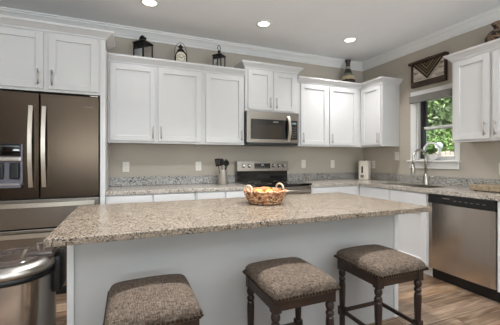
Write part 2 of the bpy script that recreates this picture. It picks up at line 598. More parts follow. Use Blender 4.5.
# casing, stool and apron inside the room
cs = MB()
cs.box((-0.082, -0.018, 0.0), (-0.001, -0.001, 0.83), 0.003); cs.box((0.506, -0.018, 0.0), (0.556, -0.001, 0.83), 0.003)
cs.box((-0.082, -0.018, 0.832), (0.556, -0.001, 0.885), 0.003)
cs.build('casing', M['trim'], win)
MB().box((-0.115, -0.055, -0.022), (0.565, 0.02, 0.0), 0.004).build('window_stool', M['trim'], win)
MB().box((-0.10, -0.018, -0.105), (0.545, -0.001, -0.023), 0.003).build('window_apron', M['trim'], win)
for nm, T, w in (('window_2', tr(-1.6+1.8, YF, 0.6) @ rotz(PI), 1.8), ('window_3', tr(2.9, YF, 0.6) @ rotz(PI), 1.8), ('window_4', tr(XL, -1.2, 0.6) @ rotz(PI/2), 2.6)):
    sash_window(nm, T, w, 1.7)

# ------------------------------------------------------------------ outside the sink window
structure('ground', MB().box((XR+W+0.05, -6, -0.5), (26, 20, -0.45)), M['grass'])
fe = thing('garden_fence', 'weathered pale board fence seen low through the kitchen window', 'fence', (9.5, 6.5, -0.45))
b = MB()
for i in range(46):
    b.box((-0.012, -3.5+i*0.152, 0.06), (0.012, -3.5+i*0.152+0.142, 1.90+0.03*(i % 2)))
b.build('fence_boards', M['fence'], fe)
for i in range(4):
    MB().box((0.013, -3.4+i*2.25, 0), (0.10, -3.4+i*2.25+0.09, 1.7)).build('fence_post', M['fence'], fe)
b = MB(); b.box((0.013, -3.3, 0.35), (0.05, 3.4, 0.44)); b.box((0.013, -3.3, 1.35), (0.05, 3.4, 1.44)); b.build('fence_rail', M['fence'], fe)

def tree(loc, h, crown_r, crown_z, n, leaf, m, label, seed):
    rnd = random.Random(seed)
    t = thing('garden_tree', label, 'tree', loc)
    tk = MB()
    tk.tube([(0, 0, -0.02), (0.03, 0.02, h*0.2), (-0.02, 0.03, h*0.45), (0, 0, h*0.7)], [0.17, 0.14, 0.11, 0.05], 8)
    for k in range(7):
        a = k*0.9+rnd.random(); z = h*(0.25+0.06*k)
        tk.tube([(0, 0, z), (math.cos(a)*crown_r*0.4, math.sin(a)*crown_r*0.4, z+0.4), (math.cos(a)*crown_r*0.75, math.sin(a)*crown_r*0.75, z+0.9)], [0.06, 0.035, 0.012], 6)
    tk.build('trunk', M['bark'], t)
    f = MB()
    clumps = []
    for k in range(110):
        d = Vector((rnd.gauss(0, 1), rnd.gauss(0, 1), rnd.gauss(0, 1))).normalized()*rnd.uniform(0.3, 1.0)
        clumps.append(Vector((d.x*crown_r, d.y*crown_r, crown_z+d.z*(h-crown_z))))
    for k in range(n):
        c = rnd.choice(clumps)
        p = c+Vector((rnd.gauss(0, 1), rnd.gauss(0, 1), rnd.gauss(0, 0.8)))*crown_r*0.16
        if p.z < 0.3:
            continue
        u = Vector((rnd.uniform(-1, 1), rnd.uniform(-1, 1), rnd.uniform(-0.8, 0.4))).normalized()
        w = u.orthogonal().normalized()
        s = leaf*rnd.uniform(0.7, 1.3)
        w2 = (w*math.cos(rnd.random()*6)+u.cross(w)*math.sin(rnd.random()*6))
        q = u.cross(w2).normalized()
        f.add([p, p+u*s*0.5+q*s*0.28, p+u*s, p+u*s*0.5-q*s*0.28], [(0, 1, 2, 3)])
    f.build('foliage', m, t, recalc=False)
    return t
tree((14.6, 10.9, -0.45), 8.0, 2.5, 3.9, 17000, 0.24, M['tree_a'], 'bright green leafy tree filling the upper window sash', 1)
tree((20.5, 15.2, -0.45), 9.5, 3.4, 4.4, 12000, 0.34, M['tree_a'], 'pale tall tree standing far behind the bright green window tree', 8)
tree((14.0, 4.2, -0.45), 6.6, 2.2, 3.3, 5000, 0.20, M['tree_a'], 'pale green tree to the right beyond the window edge', 2)
tree((12.0, 17.4, -0.45), 6.0, 2.2, 3.0, 5000, 0.20, M['tree_b'], 'darker green tree to the left beyond the window edge', 3)
tree((10.85, 8.0, -0.45), 2.95, 0.85, 1.7, 5000, 0.11, M['tree_b'], 'low dense dark green bush tree just behind the fence', 4)
gl = thing('garden_lamp', 'round white globe lamp on a slim post outside the window', 'lamp', (8.2, 5.93, -0.45))
MB().cyl(0.03, 0, 1.92, 12).build('post', M['sashshade_darkpost'], gl)
MB().sphere((0, 0, 2.04), 0.10).build('globe', M['globe'], gl)

# ------------------------------------------------------------------ ceiling lights
def ceiling_light(x, y, label, power):
    t = thing('ceiling_light', label, 'ceiling light', (x, y, H), 0, 'recessed ceiling lights')
    MB().lathe([(0.064, -0.0015), (0.086, -0.0015), (0.084, -0.008), (0.066, -0.010), (0.064, -0.0015)], 28, cap=False).build('trim_ring', M['trim'], t)
    MB().lathe([(0.0001, -0.006), (0.064, -0.006), (0.064, -0.002), (0.0001, -0.002)], 28, cap=False).build('lens', M['lensm'], t)
    d = bpy.data.lights.new('bulb', 'AREA')
    d.shape = 'DISK'; d.size = 0.13; d.energy = LAMP_POWER*power; d.color = LAMP_COLOR; d.spread = math.radians(116)
    o = bpy.data.objects.new('bulb', d); COL.objects.link(o)
    o.parent = t; o.location = (0, 0, -0.012)
rows = [(3.05, 'near the cabinets', 0.12), (1.86, 'above the island', 1.75), (0.67, 'in front of the stools', 0.25), (-0.52, 'nearest the rear windows', 0.4)]
cols = [(0.2, 'left'), (1.4, 'middle'), (2.59, 'right')]
for y, rn, power in rows:
    for x, cn in cols:
        lab = 'lit round recessed ceiling light %s, %s one of the row' % (rn, cn)
        ceiling_light(x, y, lab, 0.75 if (x > 2 and y > 3) else power if x < 2 else power*0.1)

# ------------------------------------------------------------------ cabinets
def bar_pull(parent, x, z, length=0.135, horiz=False, y=-0.022, r=0.0055):
    """bar handle in front (local -y) of a door"""
    b = MB()
    h = length/2
    if horiz:
        b.tube([(x-h, y-0.03, z), (x+h, y-0.03, z)], r, 8)
        for s in (-0.7, 0.7):
            b.tube([(x+s*h, y, z), (x+s*h, y-0.03, z)], r*0.85, 8)
    else:
        b.tube([(x, y-0.03, z-h), (x, y-0.03, z+h)], r, 8)
        for s in (-0.7, 0.7):
            b.tube([(x, y, z+s*h), (x, y-0.03, z+s*h)], r*0.85, 8)
    return b.build('handle', M['nickel'], parent)

def shaker(parent, name, x0, x1, z0, z1, rail=0.058, m=None):
    b = MB()
    t, p = 0.020, 0.005
    b.box((x0, -t-0.001, z0), (x0+rail, -0.001, z1), 0.002); b.box((x1-rail, -t-0.001, z0), (x1, -0.001, z1), 0.002)
    b.box((x0+rail, -t-0.001, z0), (x1-rail, -0.001, z0+rail), 0.002); b.box((x0+rail, -t-0.001, z1-rail), (x1-rail, -0.001, z1), 0.002)
    b.box((x0+rail-0.001, -p, z0+rail-0.001), (x1-rail+0.001, -0.001, z1-rail+0.001))
    # small bevelled inner lip
    return b.build(name, m or M['cab'], parent)

CROWN = [(0.0, -0.012), (0.008, -0.012), (0.012, 0.004), (0.028, 0.022), (0.046, 0.040), (0.056, 0.046), (0.060, 0.064), (0.0, 0.064)]
def crown(parent, path, z, prof=CROWN, k=1.0, side=1, ko=1.0):
    return MB().sweep(path, [(o*k*ko, z+q*k) for o, q in prof], side).build('crown', M['cab'], parent)

def upper(label, origin, w, d, h, doors, rz=0.0, name='upper_cabinet', end_gap=0.0):
    """origin: lower front left corner of the carcass; doors: (x0, x1, handle_x or None)"""
    t = thing(name, label, 'cabinet', origin, rz)
    b = MB()
    b.box((0, 0, 0.012), (w, d, h)); b.box((0, 0, 0), (w, 0.02, 0.012)); b.box((0, 0.02, 0), (0.016, d, 0.012)); b.box((w-0.016, 0.02, 0), (w, d, 0.012))
    b.build('carcass', M['cab'], t)
    for x0, x1, hx in doors:
        dr = shaker(t, 'door', x0, x1, 0.022, h-0.022)
        if hx is not None:
            bar_pull(dr, hx, 0.115)
    return t

UZ, UH, UY = 1.38, 0.852, YB-0.31     # wall cabinets: underside, height, front
G = 0.0015
# left block
c1 = upper('white double-door wall cabinet right of the refrigerator, below two lanterns', (-0.188+G, UY, UZ), 0.99, 0.308, UH, [(0.022, 0.474, 0.445), (0.502, 0.978, 0.531)])
crown(c1, [(0.0, 0.0), (0.99, 0.0)], UH)
c2 = upper('white single-door wall cabinet left of the microwave, under the handled lantern', (0.805, UY, UZ), 0.524, 0.308, UH, [(0.042, 0.505, 0.478)])
crown(c2, [(0.0, 0.0), (0.524, 0.0)], UH)
# over the microwave
c3 = upper('short raised white double-door cabinet directly above the microwave', (1.333, UY-0.02, 1.80), 0.740, 0.328, 0.535, [(0.035, 0.356, 0.330), (0.386, 0.706, 0.412)])
crown(c3, [(0.0, 0.325), (0.0, 0.0), (0.740, 0.0), (0.740, 0.325)], 0.535)
# right of the microwave up to the corner
c4 = upper('white double-door wall cabinet between microwave and corner, under the banded vase', (2.076, UY, UZ), 1.0785, 0.308, UH, [(0.052, 0.481, 0.080), (0.514, 0.984, 0.543)])
crown(c4, [(0.0, 0.0), (1.0785, 0.0)], UH)
# corner cabinet on the right wall
c5 = upper('white corner wall cabinet left of the window with plain side panel', (XR-0.31, UY+0.308, UZ), 0.708, 0.308, UH, [(0.330, 0.690, 0.662)], -PI/2)
crown(c5, [(0.308, 0.0), (0.708, 0.0), (0.708, 0.306)], UH)
# right of the window
c6 = upper('white double-door wall cabinet right of the window, under the carved pot', (XR-0.31, 2.137, UZ), 0.80, 0.308, UH, [(0.026, 0.362, 0.328), (0.387, 0.774, 0.418)], -PI/2)
crown(c6, [(0.0, 0.306), (0.0, 0.0), (0.80, 0.0)], UH)
# fridge cabinet and tall side panel
c7 = upper('deep white double-door cabinet above the refrigerator', (-1.20, 3.15, 1.80), 0.965, 0.636, 0.535, [(0.03, 0.524, 0.49), (0.560, 0.950, 0.592)])
crown(c7, [(-0.0, 0.0), (1.012, 0.0), (1.012, 0.31)], 0.535, k=0.85, ko=1.45)
MB(tr(1.20, -3.15, -1.80)).box((-0.233, 3.15, 0), (-0.190, YB-0.002, 2.334), 0.001).build('side_panel', M['cab'], c7)

def base_cab(label, origin, w, fronts, rz=0.0, d=0.60, h=0.862, name='base_cabinet'):
    """fronts: ('door'|'drawer'|'plain', x0, x1, z0, z1, hx, hz)"""
    t = thing(name, label, 'cabinet', origin, rz)
    b = MB()
    if 'sink' in label:
        b.box((0, 0, 0.105), (w, 0.02, h)); b.box((0, 0.02, 0.105), (0.018, d, h)); b.box((w-0.018, 0.02, 0.105), (w, d, h))
        b.box((0.018, d-0.01, 0.105), (w-0.018, d, h)); b.box((0.018, 0.02, 0.105), (w-0.018, d-0.01, 0.123)); b.box((0.62, 0.02, 0.123), (0.638, d-0.01, h))
    else:
        b.box((0, 0, 0.105), (w, d, h))
    b.build('carcass', M['cab'], t)
    MB().box((0.0, 0.06, 0), (w, 0.075, 0.105)).build('toe_kick', M['cab'], t)
    for k, x0, x1, z0, z1, hx, hz in fronts:
        if k == 'drawer':
            f = MB().box((x0, -0.021, z0), (x1, -0.001, z1), 0.002).build('drawer', M['cab'], t)
            bar_pull(f, (x0+x1)/2, (z0+z1)/2, 0.13, True)
        elif k == 'plain':
            f = MB().box((x0, -0.021, z0), (x1, -0.001, z1), 0.002).build('false_front', M['cab'], t)
        else:
            f = shaker(t, 'door', x0, x1, z0, z1)
            bar_pull(f, hx, hz)
    return t
CY = YB-0.63
def fronts2(w):
    m = w/2
    return [('drawer', 0.015, m-0.008, 0.72, 0.85, 0, 0), ('drawer', m+0.008, w-0.015, 0.72, 0.85, 0, 0),
            ('door', 0.015, m-0.008, 0.12, 0.70, m-0.04, 0.60), ('door', m+0.008, w-0.015, 0.12, 0.70, m+0.04, 0.60)]
base_cab('white base cabinet beside the refrigerator panel, beneath the left counter', (-0.188+G, CY, 0), 0.845, fronts2(0.845), d=0.628)
base_cab('white base cabinet beneath the utensil crock, left of the range', (0.663, CY, 0), 0.643, fronts2(0.643), d=0.628)
base_cab('white base cabinet right of the range running to the corner', (2.060, CY, 0), 0.775, [('drawer', 0.015, 0.70, 0.72, 0.85, 0, 0), ('door', 0.015, 0.35, 0.12, 0.70, 0.315, 0.60), ('door', 0.365, 0.70, 0.12, 0.70, 0.40, 0.60)], d=0.628)
base_cab('white sink base cabinet left of the dishwasher', (2.840, 3.786, 0), 1.618, [('plain', 0.66, 1.135, 0.72, 0.85, 0, 0), ('plain', 1.15, 1.605, 0.72, 0.85, 0, 0), ('door', 0.66, 1.135, 0.12, 0.70, 1.10, 0.60), ('door', 1.15, 1.605, 0.12, 0.70, 1.185, 0.60)], -PI/2, d=0.62)
base_cab('white base cabinet right of the dishwasher at the frame edge', (2.840, 1.545, 0), 0.70, fronts2(0.70), -PI/2, d=0.62)

# ------------------------------------------------------------------ countertops
CT = 0.90
ct = thing('countertop', 'grey speckled granite countertop between refrigerator panel and range', 'countertop', (0.57, YB-0.33, CT-0.036))
b = MB(tr(-0.57, -(YB-0.33), -(CT-0.036)))
b.box((-0.187, YB-0.655, CT-0.036), (1.307, YB-0.003, CT), 0.003)
b.build('slab', M['granite_back'], ct)
b = MB(tr(-0.57, -(YB-0.33), -(CT-0.036)))
b.box((-0.187, YB-0.024, CT+0.0005), (1.307, YB-0.002, CT+0.10), 0.002)
b.build('backsplash', M['granite'], ct)
SY0, SY1, SX0, SX1 = 2.24, 2.96, 2.93, 3.30     # sink opening
ct = thing('countertop', 'long L-shaped grey granite countertop with the sink, from range to frame edge', 'countertop', (3.1, 2.5, CT-0.036))
O = tr(-3.1, -2.5, -(CT-0.036))
b = MB(O)
xe = XR-0.655
z0, z1 = CT-0.036, CT
b.prism([(2.057, YB-0.003), (2.057, YB-0.655), (xe, YB-0.655), (xe, SY1), (XR-0.003, SY1), (XR-0.003, YB-0.003)], z0, z1)
b.box((xe, SY0, z0), (SX0, SY1, z1)); b.box((SX1, SY0, z0), (XR-0.003, SY1, z1)); b.box((xe, 0.84, z0), (XR-0.003, SY0, z1))
b.build('slab', M['granite_back'], ct)
b = MB(O)
b.box((2.057, YB-0.024, CT+0.0005), (XR-0.025, YB-0.002, CT+0.10), 0.002); b.box((XR-0.024, 0.84, CT+0.0005), (XR-0.002, YB-0.002, CT+0.10), 0.002)
b.build('backsplash', M['granite'], ct)
# sink
sk = thing('kitchen_sink', 'stainless undermount sink set in the granite below the window', 'sink', ((SX0+SX1)/2, (SY0+SY1)/2, CT-0.036))
b = MB()
hx, hy, dp = (SX1-SX0)/2-0.001, (SY1-SY0)/2-0.001, 0.20
ring = lambda s, z: [(-hx*s, -hy*s, z), (hx*s, -hy*s, z), (hx*s, hy*s, z), (-hx*s, hy*s, z)]
vs = ring(1.0, 0.034)+ring(1.0, 0.0)+ring(0.985, -0.02)+ring(0.93, -dp)
fs = []
for i in range(3):
    for k in range(4):
        fs.append((i*4+k, i*4+(k+1) % 4, (i+1)*4+(k+1) % 4, (i+1)*4+k))
fs.append((12, 13, 14, 15))
b.add(vs, fs)
bo = b.build('basin', M['nickel'], sk)
MB().lathe([(0.0001, 0.002), (0.03, 0.002), (0.042, 0.006), (0.045, 0.001)], 18, T=tr(0.05, 0, -dp)).build('drain', M['chrome'], sk)
# faucet
fa = thing('kitchen_faucet', 'brushed nickel gooseneck pull-down faucet behind the sink', 'faucet', (3.342, 2.585, CT))
b = MB(); b.lathe([(0.032, 0.0005), (0.032, 0.008), (0.030, 0.014), (0.028, 0.06), (0.027, 0.11), (0.018, 0.125)], 20); b.build('base', M['nickel'], fa)
pts = [(0, 0, 0.10), (0, 0, 0.30)]
R = 0.105
for k in range(13):
    a = PI*k/12
    pts.append((-R+R*math.cos(a), 0, 0.315+R*math.sin(a)))
pts += [(-2*R, 0, 0.285), (-2*R-0.003, 0, 0.25)]
MB().tube(pts, 0.0125, 12).build('neck', M['nickel'], fa)
MB().tube([(-2*R-0.003, 0, 0.25), (-2*R-0.006, 0, 0.20), (-2*R-0.010, 0, 0.13), (-2*R-0.010, 0, 0.12)], [0.014, 0.019, 0.021, 0.017], 12).build('spray_head', M['nickel'], fa)
MB().tube([(0.0, 0.0, 0.075), (0.0, -0.045, 0.08), (-0.01, -0.105, 0.10)], [0.014, 0.011, 0.007], 10).build('lever', M['nickel'], fa)

# ------------------------------------------------------------------ island
IZ = 0.88
isl = thing('kitchen_island', 'pale grey painted island base with plain seating-side panel', 'island', (0.823, 2.06, 0))
O = tr(-0.823, -2.06, 0)
b = MB(O); b.box((-0.268, 1.725, 0.0), (1.914, 2.39, IZ-0.034)); b.build('body', M['isl'], isl)
for x0, x1 in ((-0.273, -0.243), (1.880, 1.919)):
    MB(O).box((x0, 1.715, 0), (x1, 1.735, IZ-0.0345), 0.0015).build('corner_post', M['cab'], isl)
MB(O).box((-0.274, 1.736, 0.0), (-0.2685, 2.39, IZ-0.0345)).build('end_panel', M['cab'], isl)
MB(O).box((1.9145, 1.736, 0.0), (1.919, 2.39, IZ-0.0345)).build('end_panel', M['cab'], isl)
for k in range(4):
    f = MB(O @ tr(-0.24+k*0.535, 0, 0))
    f.box((0.01, 2.3905, 0.12), (0.525, 2.41, 0.83), 0.002)
    f.build('door', M['cab'], isl)
tag(MB(tr(-0.81, -1.94, -IZ)).box((-0.314, 1.448, IZ-0.033), (1.934, 2.433, IZ), 0.004, 2).build('island_countertop', M['granite_warm']), 'long warm beige speckled granite slab on top of the island', 'countertop').location = (0.81, 1.94, IZ)

# ------------------------------------------------------------------ refrigerator
FX0, FX1, FY = -1.157, -0.240, 3.124
fr = thing('refrigerator', 'stainless french-door refrigerator with ice dispenser and two freezer drawers', 'refrigerator', (-0.70, 3.45, 0))
O = tr(0.70, -3.45, 0)
MB(O).box((FX0+0.006, FY+0.055, 0.02), (FX1-0.006, YB-0.04, 1.775), 0.004).build('body', M['black'], fr)
fm = -0.7005
dl = MB(O)
DX0, DX1, DZ0, DZ1 = -1.06, -0.822, 0.965, 1.335
dl.box((FX0, FY, 0.868), (DX0, FY+0.05, 1.778), 0.004); dl.box((DX1, FY, 0.868), (fm-0.004, FY+0.05, 1.778), 0.004)
dl.box((DX0-0.004, FY, 0.868), (DX1+0.004, FY+0.05, DZ0)); dl.box((DX0-0.004, FY, DZ1), (DX1+0.004, FY+0.05, 1.778))
dl = dl.build('door', M['steel'], fr); dl['label'] = 'steel door with the water and ice dispenser'
dr = MB(O).box((fm+0.004, FY, 0.868), (FX1, FY+0.05, 1.778), 0.006, 2).build('door', M['steel'], fr)
# dispenser
dsp = MB(O)
dsp.box((DX0, FY+0.045, DZ0), (DX1, FY+0.05, DZ1))
dsp.box((DX0, FY-0.003, DZ0), (DX0+0.012, FY+0.045, DZ1)); dsp.box((DX1-0.012, FY-0.003, DZ0), (DX1, FY+0.045, DZ1)); dsp.box((DX0, FY-0.003, DZ0), (DX1, FY+0.045, DZ0+0.022))
ds = dsp.build('dispenser', M['dispenser'], dl)
pb = MB(O); pb.box((DX0+0.012, FY-0.006, DZ1-0.10), (DX1-0.012, FY+0.04, DZ1-0.004), 0.012, 3, True); pb.build('control_panel', M['gloss'], ds)
pb = MB(O); pb.box((DX0+0.012, FY+0.0, DZ1-0.15), (DX1-0.012, FY+0.044, DZ1-0.105), 0.01, 2); pb.build('nozzle_housing', M['nickel'], ds)
for x in (DX0+0.065, DX1-0.065):
    MB(O).box((x-0.034, FY+0.012, DZ0+0.07), (x+0.034, FY+0.040, DZ0+0.21), 0.012, 2).build('paddle', M['black'], ds)
MB(O).box((DX0+0.02, FY+0.0, DZ0+0.0225), (DX1-0.02, FY+0.044, DZ0+0.034)).build('drip_tray', M['nickel'], ds)
def curved_handle(parent, x, z0, z1, y, bow, w=0.030):
    pts, n = [], 12
    vs, fs = [], []
    for i in range(n+1):
        s = i/n; z = z0+(z1-z0)*s
        yy = y-0.022-bow*math.sin(PI*s)
        vs += [(x-w/2, yy, z), (x+w/2, yy, z), (x+w/2, yy+0.016, z), (x-w/2, yy+0.016, z)]
    for i in range(n):
        for k in range(4):
            fs.append((i*4+k, i*4+(k+1) % 4, (i+1)*4+(k+1) % 4, (i+1)*4+k))
    fs.append((0, 1, 2, 3)); fs.append((n*4+3, n*4+2, n*4+1, n*4))
    b = MB(O).add(vs, fs)
    for z in (z0+0.012, z1-0.012):
        b.box((x-w/2+0.004, y-0.012, z-0.012), (x+w/2-0.004, y-0.0005, z+0.012))
    return b.build('handle', M['handle'], parent)
curved_handle(dl, fm-0.060, 0.965, 1.665, FY, 0.040)
curved_handle(dr, fm+0.036, 0.965, 1.665, FY, 0.040)
MB(O).box((-0.36, FY-0.0022, 1.674), (-0.285, FY-0.0002, 1.683)).build('badge', M['slot'], dr)
for z0, z1 in ((0.610, 0.858), (0.075, 0.600)):
    d = MB(O).box((FX0, FY, z0), (FX1, FY+0.05, z1), 0.006, 2).build('drawer', M['steel_h'], fr)
    b = MB(O); n = 14; vs, fs = [], []
    for i in range(n+1):
        s = i/n; x = FX0+0.04+(FX1-FX0-0.08)*s; yy = FY-0.026-0.020*math.sin(PI*s); zc = z1-0.045
        vs += [(x, yy, zc-0.018), (x, yy, zc+0.018), (x, yy+0.016, zc+0.018), (x, yy+0.016, zc-0.018)]
    for i in range(n):
        for k in range(4):
            fs.append((i*4+k, i*4+(k+1) % 4, (i+1)*4+(k+1) % 4, (i+1)*4+k))
    fs.append((0, 1, 2, 3)); fs.append((n*4+3, n*4+2, n*4+1, n*4))
    b.add(vs, fs)
    for x in (FX0+0.05, FX1-0.05):
        b.box((x-0.012, FY-0.014, zc-0.014), (x+0.012, FY-0.0005, zc+0.014))
    b.build('handle', M['handle'], d)
MB(O).box((FX0+0.02, FY+0.03, 0.0), (FX1-0.02, FY+0.06, 0.07)).build('kick_grille', M['black'], fr)
MB(O).box((FX1-0.075, FY+0.02, 1.779), (FX1-0.01, FY+0.12, 1.792), 0.003).build('hinge_cover', M['nickel'], fr)

# ------------------------------------------------------------------ microwave
mw = thing('microwave', 'stainless over-the-range microwave with curved handle under the raised cabinet', 'microwave', (1.70, 3.60, 1.385))
MX0, MX1, MY, MZ0, MZ1 = 1.337, 2.058, 3.40, 1.382, 1.797
O = tr(-1.70, -3.60, -1.385)
MB(O).box((MX0, MY+0.03, MZ0+0.004), (MX1, YB-0.003, MZ1), 0.002).build('body', M['black'], mw)
d = MB(O)
WX0, WX1, WZa, WZb = 1.385, 2.036, 1.455, 1.70
d.box((MX0, MY, MZ0+0.03), (MX1, MY+0.029, WZa)); d.box((MX0, MY, WZb), (MX1, MY+0.029, MZ1)); d.box((MX0, MY, WZa), (WX0, MY+0.029, WZb)); d.box((WX1, MY, WZa), (MX1, MY+0.029, WZb))
d = d.build('door', M['steel_h'], mw)
gw = MB(O).box((WX0, MY-0.001, WZa), (1.905, MY+0.028, WZb)).build('door_glass', M['gloss'], d)
MB(O).box((WX0+0.045, MY-0.0022, WZa+0.012), (1.83, MY-0.0012, WZb-0.07)).build('viewing_window', M['mwglass'], d)
MB(O).box((1.69, MY-0.0018, WZb-0.032), (1.76, MY-0.0012, WZb-0.024)).build('badge', M['nickel'], d)
cp = MB(O).box((1.906, MY-0.0008, WZa), (WX1, MY+0.028, WZb)).build('control_panel', M['gloss'], mw)
MB(O).box((1.955, MY-0.0022, WZb-0.048), (2.02, MY-0.0011, WZb-0.024)).build('display', M['display'], cp)
kb = MB(O)
for r in range(5):
    for c in range(3):
        kb.box((1.952+c*0.026, MY-0.002, WZa+0.03+r*0.030), (1.967+c*0.026, MY-0.0011, WZa+0.038+r*0.030))
kb.build('keypad', M['slot'], cp)
vs, fs, n = [], [], 12
for i in range(n+1):
    s = i/n; z = 1.425+0.33*s; yy = MY-0.022-0.042*math.sin(PI*s); x = 1.898; w = 0.034
    vs += [(x-w/2, yy, z), (x+w/2, yy, z), (x+w/2, yy+0.014, z), (x-w/2, yy+0.014, z)]
for i in range(n):
    for k in range(4):
        fs.append((i*4+k, i*4+(k+1) % 4, (i+1)*4+(k+1) % 4, (i+1)*4+k))
fs.append((0, 1, 2, 3)); fs.append((n*4+3, n*4+2, n*4+1, n*4))
b = MB(O).add(vs, fs)
for z in (1.437, 1.743):
    b.box((1.883, MY-0.012, z-0.01), (1.913, MY-0.0015, z+0.01))
b.build('handle', M['handle'], d)
MB(O).box((MX0+0.01, MY+0.004, MZ0), (MX1-0.01, MY+0.029, MZ0+0.029)).build('vent_grille', M['black'], mw)

# ------------------------------------------------------------------ range
rg = thing('range', 'stainless electric range with black glass cooktop below the microwave', 'stove', (1.71, 3.45, 0))
RX0, RX1, RY = 1.312, 2.052, 3.10
O = tr(-1.71, -3.45, 0)
MB(O).box((RX0+0.004, RY+0.045, 0.03), (RX1-0.004, YB-0.03, 0.895)).build('body', M['black'], rg)
MB(O).box((RX0, RY-0.012, 0.896), (RX1, 3.69, 0.918), 0.004, 2).build('cooktop', M['gloss'], rg)
bk = MB(O); bk.box((RX0, 3.69, 0.896), (RX1, YB-0.03, 1.055), 0.003)
bk.build('riser', M['gloss'], rg)
pl = MB(O)
pl.prism([(3.662, 1.052), (3.682, 1.178), (YB-0.034, 1.178), (YB-0.034, 1.052)], RX0, RX1, T=Matrix(((0, 0, 1, 0), (1, 0, 0, 0), (0, 1, 0, 0), (0, 0, 0, 1))))
backguard = pl.build('backguard', M['steel_h'], rg)
TB = lambda x, z: tr(x, 3.662+(z-1.052)*0.1587-0.0005, z) @ rotx(-0.157)
for x in (1.394, 1.474, 1.826, 1.904, 1.982):
    MB(O).lathe([(0.024, 0), (0.024, 0.006), (0.019, 0.010), (0.017, 0.030), (0.013, 0.033)], 18, T=TB(x, 1.118) @ rotx(PI/2)).build('knob', M['chrome'], backguard)
dp_ = MB(O).box((-0.115, -0.002, -0.036), (0.115, 0.002, 0.034), T=TB(1.665, 1.118)).build('display', M['gloss'], backguard)
k = MB(O)
k.box((-0.02, -0.0032, 0.004), (0.02, -0.0022, 0.022), T=TB(1.665, 1.118))
k.build('clock_digits', M['display'], dp_)
k = MB(O)
for i in range(7):
    k.box((-0.10+i*0.029, -0.0032, -0.022), (-0.085+i*0.029, -0.0022, -0.014), T=TB(1.665, 1.118))
k.build('touch_keys', M['slot'], dp_)
for x, y, r in ((1.49, 3.26, 0.10), (1.87, 3.26, 0.085), (1.49, 3.53, 0.075), (1.87, 3.53, 0.10)):
    MB(O).lathe([(r-0.004, 0.9183), (r, 0.9183), (r, 0.9188), (r-0.004, 0.9188), (r-0.004, 0.9183)], 32, T=tr(x, y, 0), cap=False).build('burner_ring', M['slot'], rg)
od = MB(O).box((RX0, RY, 0.26), (RX1, RY+0.044, 0.885), 0.005, 2).build('oven_door', M['steel_h'], rg)
MB(O).box((RX0+0.09, RY-0.002, 0.36), (RX1-0.09, RY-0.0004, 0.70)).build('oven_window', M['gloss'], od)
b = MB(O); b.tube([(RX0+0.03, RY-0.045, 0.835), (RX1-0.03, RY-0.045, 0.835)], 0.014, 12)
for x in (RX0+0.06, RX1-0.06):
    b.tube([(x, RY-0.0005, 0.835), (x, RY-0.045, 0.835)], 0.011, 10)
b.build('handle', M['handle'], od)
MB(O).box((RX0, RY+0.004, 0.07), (RX1, RY+0.044, 0.25), 0.004).build('storage_drawer', M['steel_h'], rg)
MB(O).box((RX0+0.03, RY+0.07, 0.0), (RX1-0.03, RY+0.10, 0.07)).build('kick_plate', M['black'], rg)

# ------------------------------------------------------------------ dishwasher
dw = thing('dishwasher', 'stainless dishwasher with black control strip right of the sink base', 'dishwasher', (3.10, 1.855, 0))
DY0, DY1, DX = 1.552, 2.158, 2.832
O = tr(-3.10, -1.855, 0)
MB(O).box((DX+0.05, DY0+0.004, 0.02), (XR-0.06, DY1-0.004, 0.855)).build('tub', M['black'], dw)
# gently bowed steel door
vs, fs, n = [], [], 16
for i in range(n+1):
    s = i/n; y = DY1-0.003-(DY1-DY0-0.006)*s; xx = DX-0.012*math.sin(PI*s)**0.5-0.0
    vs += [(xx, y, 0.118), (xx, y, 0.768), (DX+0.048, y, 0.768), (DX+0.048, y, 0.118)]
for i in range(n):
    for k in range(4):
        fs.append((i*4+k, i*4+(k+1) % 4, (i+1)*4+(k+1) % 4, (i+1)*4+k))
fs.append((0, 1, 2, 3)); fs.append((n*4+3, n*4+2, n*4+1, n*4))
MB(O).add(vs, fs, False).build('door', M['steel_y'], dw)
cp = MB(O).box((DX-0.018, DY0+0.002, 0.772), (DX+0.048, DY1-0.002, 0.858), 0.006, 2).build('control_strip', M['black'], dw)
k = MB(O)
for i in range(6):
    k.box((DX-0.0195, 1.62+i*0.05, 0.812), (DX-0.0185, 1.645+i*0.05, 0.818))
k.build('button_marks', M['slot'], cp)
MB(O).box((DX-0.0195, 1.93, 0.825), (DX-0.0185, 2.0, 0.833)).build('badge', M['slot'], cp)
MB(O).box((DX+0.06, DY0+0.002, 0.0), (DX+0.075, DY1-0.002, 0.115)).build('toe_plate', M['black'], dw)

